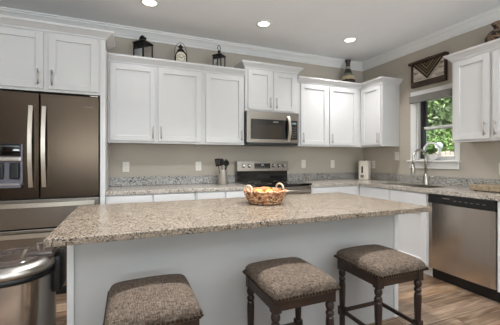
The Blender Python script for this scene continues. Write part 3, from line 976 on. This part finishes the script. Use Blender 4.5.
# ------------------------------------------------------------------ bar stools
def make_stool(label):
    t = thing('bar_stool', label, 'stool', (0, 0, 0), 0, 'bar stools at the island')
    w, d = 0.178, 0.196
    # domed cushion
    b = bmesh.new()
    N = 20
    vs = []
    for i in range(N+1):
        for j in range(N+1):
            u, v = math.sin(PI/2*(i/N*2-1)), math.sin(PI/2*(j/N*2-1))
            # rounded-square outline, steep padded sides and a softly domed top
            e = max(0.0, 1-abs(u)**9)*max(0.0, 1-abs(v)**9)
            z = 0.596+0.036*e**0.5+0.022*(1-u*u)*(1-v*v)
            rc = 1-0.055*(abs(u)**8)*(abs(v)**8)
            vs.append(b.verts.new((u*w*rc, v*d*rc, z)))
    for i in range(N):
        for j in range(N):
            b.faces.new((vs[i*(N+1)+j], vs[(i+1)*(N+1)+j], vs[(i+1)*(N+1)+j+1], vs[i*(N+1)+j+1]))
    ed = [q for q in b.edges if q.is_boundary]
    r = bmesh.ops.extrude_edge_only(b, edges=ed)
    for q in r['geom']:
        if isinstance(q, bmesh.types.BMVert):
            q.co.z = 0.571
    b.verts.index_update()
    mb = MB().bm(b, True)
    mb.box((-w+0.01, -d+0.01, 0.568), (w-0.01, d-0.01, 0.574))
    mb.build('cushion', M['tweed'], t)
    nb = MB()
    for k in range(20):
        q = -1+2*k/19
        for x, y in ((q*(w-0.01), -d), (q*(w-0.01), d), (-w, q*(d-0.01)), (w, q*(d-0.01))):
            nb.sphere((x, y, 0.580), 0.0076, 8, 5)
    o = nb.build('nailhead_trim', M['nail'], t)
    o['label'] = 'row of bronze nailheads'
    a = MB(); h0, h1 = 0.515, 0.568; k = 0.168
    a.box((-k+0.03, -k, h0), (k-0.03, -k+0.02, h1)); a.box((-k+0.03, k-0.02, h0), (k-0.03, k, h1))
    a.box((-k, -k+0.03, h0), (-k+0.02, k-0.03, h1)); a.box((k-0.02, -k+0.03, h0), (k, k-0.03, h1))
    a.build('apron', M['walnut_x'], t)
    for sx in (-1, 1):
        for sy in (-1, 1):
            L = MB(tr(sx*0.150, sy*0.150, 0))
            L.box((-0.0215, -0.0215, 0.505), (0.0215, 0.0215, 0.568), 0.002)
            L.lathe([(0.014, 0.430), (0.019, 0.436), (0.0215, 0.446), (0.018, 0.456), (0.012, 0.462), (0.019, 0.468), (0.0225, 0.480), (0.021, 0.494), (0.016, 0.505)], 16)
            L.lathe([(0.0165, 0.27), (0.0195, 0.34), (0.021, 0.40), (0.0195, 0.424), (0.014, 0.431)], 8, smooth=False)
            L.box((-0.0205, -0.0205, 0.215), (0.0205, 0.0205, 0.27), 0.003)
            L.lathe([(0.012, 0.0), (0.0155, 0.008), (0.013, 0.03), (0.017, 0.12), (0.0185, 0.20), (0.0165, 0.215)], 12)
            L.build('leg', M['walnut'], t)
    for sx, sy in ((0, -1), (0, 1), (-1, 0), (1, 0)):
        s = MB()
        q = 0.150
        if sx == 0:
            s.box((-0.129, sy*q-0.009, 0.232), (0.129, sy*q+0.009, 0.254), 0.003)
        else:
            s.box((sx*q-0.009, -0.129, 0.232), (sx*q+0.009, 0.129, 0.254), 0.003)
        s.build('stretcher', M['walnut_x'], t)
    return t
s0 = make_stool('tweed bar stool nearest the trash can, its legs below the picture')
s0.location = (0.100, 1.386, 0)
for x, y, rz, lab in ((0.777, 1.388, 0.0, 'tweed bar stool between the other two stools, below the fruit basket'), (1.415, 1.412, 0.0, 'tweed bar stool nearest the dishwasher, standing over open floor')):
    s = copy_tree(s0)
    s.location = (x, y, 0); s.rotation_euler.z = rz; s['label'] = lab

# ------------------------------------------------------------------ trash can
tc = thing('trash_can', 'stainless step trash can with black hinge beside the island end', 'trash can', (-0.52, 1.83, 0))
rx, ry = 0.178, 0.188
MB().lathe([(0.94, 0.035), (1.0, 0.04), (1.0, 0.640)], 40, sx=rx, sy=ry).build('body', M['steel_can'], tc)
MB().lathe([(0.97, 0.0), (0.97, 0.034)], 40, sx=rx, sy=ry).build('base', M['black'], tc)
MB().lathe([(1.0, 0.6405), (1.03, 0.645), (1.03, 0.660), (1.0, 0.668)], 40, sx=rx, sy=ry).build('collar', M['black'], tc)
LT = tr(0, 0, 0.690) @ rotx(math.radians(2.0)) @ tr(0, 0, -0.630)
lid = MB(LT).lathe([(1.0, 0.6125), (1.06, 0.616), (1.07, 0.632), (1.03, 0.650), (0.90, 0.662), (0.80, 0.667), (0.79, 0.664)], 40, sx=rx, sy=ry, cap=False).build('lid', M['nickel'], tc)
MB(LT).lathe([(0.79, 0.660), (0.785, 0.668), (0.55, 0.676), (0.25, 0.680), (0.001, 0.681)], 40, sx=rx, sy=ry, cap=False).build('lid_inset', M['lidbrown'], lid)
b = MB(LT); b.box((0.06, -0.05, 0.655), (0.185, 0.13, 0.692), 0.014, 3, True); b.build('lid_flap', M['lidbrown'], lid)
b = MB(); b.box((0.170, -0.03, 0.53), (0.208, 0.13, 0.715), 0.012, 3, True); b.build('hinge_housing', M['black'], tc)
b = MB(); b.box((-0.235, -0.05, 0.012), (-0.17, 0.05, 0.026), 0.004); b.build('pedal', M['black'], tc)

# ------------------------------------------------------------------ fruit basket on the island
BX, BY = 0.945, 2.04
bk = thing('fruit_basket', 'round brown wicker basket with two loop handles on the island', 'basket', (BX, BY, IZ))
prof_out = [(0.090, 0.001), (0.106, 0.012), (0.132, 0.045), (0.150, 0.078), (0.156, 0.092)]
prof_in = [(0.148, 0.092), (0.141, 0.076), (0.123, 0.046), (0.097, 0.016), (0.0001, 0.012)]
b = MB(); b.lathe(prof_out+prof_in, 40, cap=False)
for i in range(6):
    z = 0.012+i*0.014
    r = 0.104+0.052*(z/0.092)**0.8
    pts = [((r+0.003*math.sin(k*PI*0.9+i*PI))*math.cos(2*PI*k/60), (r+0.003*math.sin(k*PI*0.9+i*PI))*math.sin(2*PI*k/60), z+0.002*math.sin(k*2.1+i)) for k in range(60)]
    b.tube(pts, 0.0066, 6, True)
b.cyl(0.087, 0.0005, 0.012, 30)
b.build('bowl', M['wicker'], bk)
b = MB(); b.tube([(0.156*math.cos(2*PI*k/48), 0.156*math.sin(2*PI*k/48), 0.094+0.003*math.sin(k*1.3)) for k in range(48)], 0.0075, 6, True); b.build('rim', M['wicker'], bk)
for a in (0.30, PI+0.30):
    pts = []
    for k in range(15):
        q = -0.25*PI+1.5*PI*k/14
        pts.append((0.154*math.cos(a)-0.038*math.cos(q)*math.sin(a), 0.154*math.sin(a)+0.038*math.cos(q)*math.cos(a), 0.104+0.034*math.sin(q)))
    MB().tube(pts, 0.0068, 8).build('handle', M['wickerpale'], bk)
def fruit(x, y, z, r, m, name, label, squash=0.92, grp=None):
    t = thing(name, label, 'fruit', (BX+x, BY+y, IZ+z), 0, grp)
    pr = []
    for i in range(13):
        a = PI*i/12
        rr = r*math.sin(a)*(1+0.04*math.cos(a))
        zz = -r*squash*math.cos(a)
        if i == 12: zz -= 0.12*r
        if i == 11: zz -= 0.01*r
        pr.append((max(rr, 1e-5), zz+r*squash))
    MB().lathe(pr, 18, cap=False).build('flesh', m, t)
    MB().tube([(0, 0, r*squash*1.84), (0.002, 0.001, r*squash*2.05), (0.005, 0.002, r*squash*2.2)], 0.0016, 6).build('stem', M['stem'], t)
    return t
FR = [(-0.068, -0.045, 0.045, 0.036, 'apple', 'yellow apple at the left front of the basket'),
      (0.000, -0.072, 0.042, 0.034, 'green', 'green apple at the front middle of the basket'),
      (0.066, -0.040, 0.048, 0.034, 'peach', 'orange peach at the right front of the basket'),
      (-0.055, 0.045, 0.045, 0.036, 'peach', 'orange peach at the left rear of the basket'),
      (0.045, 0.055, 0.045, 0.036, 'apple', 'yellow apple at the right rear of the basket'),
      (-0.012, -0.005, 0.062, 0.032, 'peach', 'orange peach on top in the centre of the basket'),
      (0.010, 0.040, 0.055, 0.026, 'plum', 'small dark plum at the rear centre of the basket')]
for x, y, z, r, m, lab in FR:
    fruit(x, y, z+0.004, r, M[m], {'apple': 'apple', 'green': 'apple', 'peach': 'peach', 'plum': 'plum'}[m], lab, grp='fruit in the wicker basket')

# ------------------------------------------------------------------ things on the counters
cx_, cy_ = 1.095, 3.60
ck = tag(MB().lathe([(0.048, 0.001), (0.052, 0.004), (0.052, 0.170), (0.0535, 0.174), (0.0495, 0.174), (0.0485, 0.168), (0.0485, 0.010), (0.0001, 0.010)], 28, cap=False).build('utensil_crock', M['crock']), 'cylindrical brushed steel crock of utensils left of the range', 'crock')
ck.location = (cx_, cy_, CT)
def utensil(name, label, tipx, tipy, length, head):
    t = thing(name, label, 'utensil', (cx_, cy_, CT), 0, 'black utensils in the steel crock')
    a = Vector((tipx*0.4, tipy*0.6, 0.014)); c = Vector((tipx, tipy, length))
    MB().tube([a, a.lerp(c, 0.5), c], [0.006, 0.0055, 0.005], 8).build('handle', M['black'], t)
    d = (c-a).normalized()
    ex = Vector((0.75, -0.66, 0)); ex = (ex-d*ex.dot(d)).normalized(); ey = d.cross(ex)
    T = Matrix(((ex.x, ey.x, d.x, c.x), (ex.y, ey.y, d.y, c.y), (ex.z, ey.z, d.z, c.z), (0, 0, 0, 1)))
    h = MB()
    if head == 'turner':
        for i in range(4):
            h.box((-0.036+i*0.0195, -0.003, 0.012), (-0.023+i*0.0195, 0.003, 0.075), T=T)
        h.box((-0.036, -0.003, -0.005), (0.0355, 0.003, 0.014), 0.001, T=T); h.box((-0.036, -0.003, 0.073), (0.0355, 0.003, 0.09), 0.001, T=T)
    elif head == 'spoon':
        h.sphere((0, 0, 0), 0.034, 14, 8, 1.0, 0.35, 1.3)
        h.v = [T @ (v+Vector((0, 0, 0.038))) for v in h.v]
    elif head == 'ladle':
        h.lathe([(0.0001, -0.03), (0.024, -0.024), (0.036, -0.006), (0.038, 0.006), (0.034, 0.005), (0.02, -0.018), (0.0001, -0.024)], 18, cap=False, T=T @ tr(0, -0.012, 0.03) @ rotx(PI/2))
    else:
        for i in range(6):
            q = PI*i/6
            h.tube([(0.0, 0, 0), (0.024*math.cos(q), 0.024*math.sin(q), 0.045), (0.015*math.cos(q), 0.015*math.sin(q), 0.085), (0, 0, 0.092)], 0.0022, 5, T=T)
    h.build('head', M['black'], t)
utensil('slotted_turner', 'black slotted turner leaning left in the steel crock', -0.062, -0.02, 0.225, 'turner')
utensil('serving_spoon', 'black serving spoon standing upright in the crock centre', -0.008, 0.015, 0.235, 'spoon')
utensil('soup_ladle', 'black ladle leaning right in the steel crock', 0.050, 0.010, 0.225, 'ladle')
utensil('wire_whisk', 'black whisk between spoon and ladle in the crock', 0.024, -0.028, 0.215, 'whisk')

ca = thing('countertop_appliance', 'tall white countertop appliance standing in the corner of the counter', 'kitchen appliance', (3.32, 3.58, CT), math.radians(-58))
b = MB(); b.box((-0.072, -0.080, 0.001), (0.072, 0.080, 0.285), 0.012, 3, True); b.build('housing', M['cream'], ca)
b = MB(); b.box((-0.028, -0.084, 0.10), (-0.004, -0.0805, 0.20), 0.001); b.build('cutting_slot', M['black'], ca)
b = MB(); b.box((-0.04, -0.089, 0.03), (0.010, -0.0805, 0.075), 0.003); b.build('magnet_arm', M['slot'], ca)
b = MB(); b.cyl(0.014, 0.2855, 0.30, 14); b.build('knob', M['black'], ca)

tb = thing('cutting_board', 'thick mottled tan board lying on the granite right of the sink', 'board', (3.235, 1.62, CT))
b = MB(); b.box((-0.155, -0.30, 0.008), (0.155, 0.30, 0.062), 0.006, 2); b.build('board', M['cut'], tb)
for x, y in ((-0.12, -0.26), (0.12, -0.26), (-0.12, 0.26), (0.12, 0.26)):
    MB().cyl(0.012, 0.0005, 0.0085, 12, T=tr(x, y, 0)).build('foot', M['black'], tb)

# ring planter on the window stool
rp = thing('ring_planter', 'white hoop planter with trailing greenery on the window sill', 'plant pot', (XR-0.034, 2.575, WZ0+0.0005))
vs, fs, n = [], [], 40
Ro, Ri, dpt = 0.108, 0.090, 0.020
for k in range(n):
    a = 2*PI*k/n
    for r, x in ((Ro, -dpt), (Ro, dpt), (Ri, dpt), (Ri, -dpt)):
        vs.append((x, r*math.cos(a), Ro+0.001+r*math.sin(a)))
for k in range(n):
    k2 = (k+1) % n
    for t in range(4):
        fs.append((k*4+t, k2*4+t, k2*4+(t+1) % 4, k*4+(t+1) % 4))
MB().add(vs, fs, False).build('hoop', M['white_ring'], rp)
b = MB()
vs = []
for x in (-dpt+0.002, dpt-0.002):
    vs += [(x, 0.086*math.cos(a), Ro+0.086*math.sin(a)) for a in [PI+0.45+(PI-0.9)*k/10 for k in range(11)]]
b.add(vs, [list(range(11))[::-1], list(range(11, 22))]+[(k, k+1, 12+k, 11+k) for k in range(10)]+[(10, 0, 11, 21)])
b.build('trough', M['white_ring'], rp)
b = MB(); rnd = random.Random(5)
def leaf(b, p, u, s, q):
    q = (q-u*q.dot(u)).normalized()
    nrm = u.cross(q)
    b.add([p, p+u*s*0.35+q*s*0.3+nrm*s*0.06, p+u*s, p+u*s*0.35-q*s*0.3+nrm*s*0.06], [(0, 1, 2, 3)])
for k in range(120):
    p = Vector((rnd.uniform(-0.03, 0.03), rnd.gauss(0.01, 0.032), Ro-0.035+rnd.uniform(0, 0.05)))
    u = Vector((rnd.uniform(-1, 0.6), rnd.uniform(-1, 1), rnd.uniform(-0.3, 1))).normalized()
    leaf(b, p, u, rnd.uniform(0.025, 0.04), Vector((rnd.uniform(-1, 1), rnd.uniform(-1, 1), rnd.uniform(-1, 1))))
for y0, ln in ((0.052, 0.17), (0.035, 0.12), (0.045, 0.15)):
    pts = [Vector((-0.03-0.02*min(1, t*3)-0.004*math.sin(t*9), y0+0.006*math.sin(t*7), Ro-0.03-ln*t+0.02*math.sin(PI*min(1, t*2)))) for t in [i/12 for i in range(13)]]
    b.tube(pts, 0.0015, 5)
    for p in pts[1:]:
        for s in range(4):
            u = Vector((rnd.uniform(-1, 0.1), rnd.uniform(-1, 1), rnd.uniform(-1, 0.3))).normalized()
            leaf(b, p, u, rnd.uniform(0.016, 0.028), Vector((rnd.uniform(-1, 1), rnd.uniform(-1, 1), rnd.uniform(-1, 1))))
b.build('foliage', M['leafy'], rp, recalc=False)

# window shade
sh = thing('window_shade', 'grey pulled-up fabric shade at the top of the sink window', 'shade', (XR-0.045, 2.597, 1.93))
b = MB()
for i in range(5):
    b.box((-0.022, -0.27, 0.002+i*0.013), (0.022, 0.275, 0.0135+i*0.013), 0.004, 2)
b.build('folded_fabric', M['shade'], sh)
MB().box((-0.024, -0.272, 0.068), (0.0255, 0.277, 0.086), 0.003).build('head_rail', M['shade'], sh)

# framed wooden sign above the window
sg = thing('framed_sign', 'rustic dark-framed white wood sign with chevron textile above the window', 'wall decor', (XR-0.002, 2.632, 2.12))
sg.scale = (1.0, 0.90, 1.0)
b = MB()   # planks: local +y is to the left in view
for i in range(3):
    b.box((-0.020, -0.235, 0.075+i*0.073), (-0.006, 0.235, 0.075+i*0.073+0.0715), 0.001)
b.build('white_planks', M['whiteboard'], sg)
b = MB(); b.box((-0.040, -0.258, 0.010), (-0.001, 0.258, 0.075), 0.003); b.build('bottom_rail', M['rustic'], sg)
for y in (-0.258, 0.236):
    MB().box((-0.040, y, 0.075), (-0.001, y+0.022, 0.300), 0.002).build('side_stile', M['rustic'], sg)
MB().box((-0.072, -0.280, 0.3005), (-0.001, 0.280, 0.334), 0.004).build('top_shelf', M['rustic'], sg)
b = MB()
V = lambda s, x: [(x, -0.235*s, 0.299), (x, 0.235*s, 0.299), (x, 0, 0.299-0.215*s)]
for k, (s, mi) in enumerate(((1.0, 0), (0.86, 1), (0.76, 0), (0.66, 2), (0.56, 0), (0.46, 1), (0.36, 0), (0.26, 2), (0.16, 0))):
    x = -0.0415-0.0008*k
    q = V(s, x)
    b.add(q+[(x+0.0007, p[1], p[2]) for p in q], [(0, 1, 2), (5, 4, 3), (0, 2, 5, 3), (2, 1, 4, 5), (1, 0, 3, 4)], mi=mi)
b.build('chevron_textile', [M['textile_dark'], M['textile_tan'], M['textile_green']], sg)
b = MB(); rnd = random.Random(3)
for y0, y1, zz in ((0.225, 0.165, 0.185), (0.22, 0.10, 0.11), (-0.10, -0.22, 0.11), (-0.15, -0.225, 0.185), (-0.17, -0.225, 0.24)):
    n = 26
    pts = [(-0.021, y0+(y1-y0)*i/n+0.006*math.sin(i*1.7), zz+0.010*math.sin(i*1.25)+0.008*math.sin(i*0.6)) for i in range(n+1)]
    b.tube(pts, 0.0020, 5)
b.build('script_lettering', M['ink'], sg)
b = MB()
for k in range(5):
    b.sphere((-0.03, -0.03+0.017*k, 0.338+0.004*(k % 2)), 0.011, 8, 5)
b.build('ornament', M['rustic'], sg)

# outlets and switches
def outlet(name, label, T, kind='outlet', gang=1):
    t = bpy.data.objects.new(name, None); COL.objects.link(t); t.matrix_world = T
    tag(t, label, 'outlet' if kind == 'outlet' else 'switch', 'outlet plates on the splash walls')
    w = 0.036*gang+0.010*(gang-1)
    MB().box((-w, -0.0065, -0.058), (w, -0.0005, 0.058), 0.002).build('cover_plate', M['plate'], t)
    for g in range(gang):
        x = (g-(gang-1)/2)*0.046
        if kind == 'outlet':
            for z in (-0.021, 0.021):
                b = MB()
                b.box((x-0.016, -0.0085, z-0.0145), (x+0.016, -0.0066, z+0.0145), 0.0008)
                for sx in (-0.006, 0.006):
                    b.box((x+sx-0.001, -0.009, z-0.002), (x+sx+0.001, -0.0086, z+0.007), mi=1)
                b.build('socket', [M['plate'], M['slot']], t)
        else:
            MB().box((x-0.016, -0.010, -0.032), (x+0.016, -0.0066, 0.032), 0.001).build('rocker', M['plate'], t)
    return t
for x, z, lab in ((-0.012, 1.118, 'white outlet plate on the back wall nearest the refrigerator'), (0.831, 1.118, 'white outlet plate on the back wall left of the utensil crock'),
                  (2.371, 1.140, 'white outlet plate on the back wall just right of the range'), (2.884, 1.134, 'white outlet plate on the back wall left of the corner appliance')):
    outlet('electrical_outlet', lab, tr(x, YB, z))
RWT = lambda y, z: tr(XR, y, z) @ rotz(-PI/2)
outlet('electrical_outlet', 'white outlet plate on the window wall behind the corner appliance', RWT(3.555, 1.125))
outlet('light_switch', 'white switch plate on the wall left of the window sill', RWT(3.12, 1.25), 'switch')
outlet('electrical_outlet', 'white outlet plate above the cutting board at the frame edge', RWT(1.835, 1.11))

# ------------------------------------------------------------------ decor on top of the wall cabinets
DZ = UZ+UH
def lantern(loc, w, h, label, kind, rz=0.0):
    t = thing('lantern', label, 'lantern', loc, rz, 'black metal lanterns on the cabinets')
    b = MB(); b.box((-w, -w, 0.001), (w, w, 0.016), 0.002); b.build('base', M['iron'], t)
    p = 0.0048
    for sx in (-1, 1):
        for sy in (-1, 1):
            MB().box((sx*(w-p)-p, sy*(w-p)-p, 0.0165), (sx*(w-p)+p, sy*(w-p)+p, h)).build('post', M['iron'], t)
    g = MB()
    for q0 in range(4):
        g.add([(-w+2*p, -w+p, 0.0165), (w-2*p, -w+p, 0.0165), (w-2*p, -w+p, h), (-w+2*p, -w+p, h)], [(0, 1, 2, 3)], T=rotz(q0*PI/2))
    g.build('pane', M['glass'], t)
    b = MB()
    q = w+0.006
    b.box((-q, -q, h), (q, q, h+0.012), 0.002)
    rr = [(-q, -q), (q, -q), (q, q), (-q, q)]
    k = 0.45 if kind == 'wide' else 0.3
    z2 = h+0.045 if kind == 'wide' else h+0.035
    b.add([(x, y, h+0.012) for x, y in rr]+[(x*k, y*k, z2) for x, y in rr], [(0, 1, 5, 4), (1, 2, 6, 5), (2, 3, 7, 6), (3, 0, 4, 7), (4, 5, 6, 7), (3, 2, 1, 0)])
    b.lathe([(w*k*0.9, z2), (w*k*0.95, z2+0.025), (w*k*1.15, z2+0.028), (w*k*0.6, z2+0.040), (0.0001, z2+0.042)], 16, cap=False)
    b.build('roof', M['iron'], t)
    R = w*0.55 if kind == 'wide' else w*0.62
    zc = z2+0.040+(0 if kind == 'wide' else R*0.75)
    n = 16
    if kind == 'wide':
        pts = [(w*0.75*math.cos(PI*i/n), 0, h+0.02+(0.075)*math.sin(PI*i/n)) for i in range(n+1)]
    else:
        pts = [(R*math.cos(2*PI*i/n), 0, zc+R*math.sin(2*PI*i/n)) for i in range(n)]
    MB().tube(pts, 0.0045 if kind != 'wide' else 0.006, 6, kind != 'wide').build('carry_handle', M['iron'], t)
    return t
lantern((0.166, 3.61, DZ+0.001), 0.074, 0.262, 'largest black open lantern, leftmost on the cabinets', 'wide', PI/4)
lantern((1.035, 3.56, DZ+0.001), 0.057, 0.222, 'small black lantern with ring handle, nearest the raised cabinet', 'ring', PI/4)
# clock lantern
ckl = thing('lantern_clock', 'black arched lantern-shaped clock with pale dial between the two lanterns', 'clock', (0.572, 3.55, DZ+0.001))
arch = lambda r, hz: [(-r, 0.0)]+[(r*math.cos(PI-PI*i/20), hz+r*math.sin(PI-PI*i/20)) for i in range(21)]+[(r, 0.0)]
TX = Matrix(((1, 0, 0, 0), (0, 0, 1, 0), (0, 1, 0, 0), (0, 0, 0, 1)))
b = MB()
out, inn = arch(0.068, 0.150), arch(0.056, 0.150)
n = len(out)
vs = [(x, -0.04, z) for x, z in out]+[(x, -0.04, z) for x, z in inn]+[(x, 0.04, z) for x, z in out]+[(x, 0.04, z) for x, z in inn]
fs = []
for i in range(n-1):
    fs += [(i, i+1, n+i+1, n+i), (2*n+i, 3*n+i, 3*n+i+1, 2*n+i+1), (i, 2*n+i, 2*n+i+1, i+1), (n+i, n+i+1, 3*n+i+1, 3*n+i)]
fs += [(0, n, 3*n, 2*n), (n-1, 3*n-1, 4*n-1, 2*n-1)]
b.add(vs, fs)
b.box((-0.068, -0.04, 0.0), (0.068, 0.04, 0.02))
b.build('case', M['iron'], ckl)
dl_ = MB().prism(arch(0.0555, 0.150), -0.030, 0.030, T=TX).build('dial', M['dial'], ckl)
hb = MB()
for k in range(12):
    a = PI/2-k*PI/6
    hb.box((-0.0035, -0.0325, 0.034), (0.0035, -0.0305, 0.048), T=tr(0, 0, 0.135) @ roty(PI/2-a))
hb.build('hour_marks', M['ink'], dl_)
for a, L, w in ((math.radians(305), 0.030, 0.003), (math.radians(60), 0.042, 0.0022)):
    MB().box((-w, -0.0345, -0.006), (w, -0.033, L), T=tr(0, 0, 0.135) @ roty(a)).build('hand', M['ink'], dl_)
b = MB(); b.lathe([(0.034, 0.214), (0.042, 0.228), (0.024, 0.245), (0.016, 0.262), (0.032, 0.268), (0.014, 0.284), (0.006, 0.300), (0.0001, 0.304)], 16); b.build('finial', M['iron'], ckl)
MB().tube([(0.070*math.cos(PI*i/16), 0, 0.185+0.135*math.sin(PI*i/16)) for i in range(17)], 0.0028, 6).build('carry_handle', M['iron'], ckl)
# vase
v = tag(MB().lathe([(0.0001, 0.001), (0.070, 0.001), (0.098, 0.05), (0.112, 0.095), (0.108, 0.125), (0.085, 0.175), (0.058, 0.230), (0.036, 0.280), (0.030, 0.325), (0.034, 0.350), (0.044, 0.372), (0.047, 0.385), (0.040, 0.385), (0.028, 0.35), (0.0001, 0.34)], 30, sx=0.85, sy=0.85, cap=False).build('banded_vase', M['vase']), 'bottle-shaped vase with dark and cream bands on the corner cabinet', 'vase')
v.location = (3.03, 3.61, DZ+0.001)
v.scale = (1.12, 1.12, 1.15)
# carved round pot
pt = thing('carved_pot', 'round tan pot with dark scroll carving on the right cabinet', 'pot', (3.30, 1.765, DZ+0.001))
MB().lathe([(0.0001, 0.001), (0.06, 0.001), (0.105, 0.04), (0.128, 0.10), (0.124, 0.15), (0.095, 0.195), (0.06, 0.215), (0.05, 0.22), (0.0001, 0.21)], 32, cap=False).build('belly', M['pot'], pt)
MB().lathe([(0.052, 0.2165), (0.056, 0.235), (0.070, 0.262), (0.078, 0.278), (0.070, 0.280), (0.050, 0.24), (0.0001, 0.235)], 28, cap=False).build('neck', M['pot'], pt)
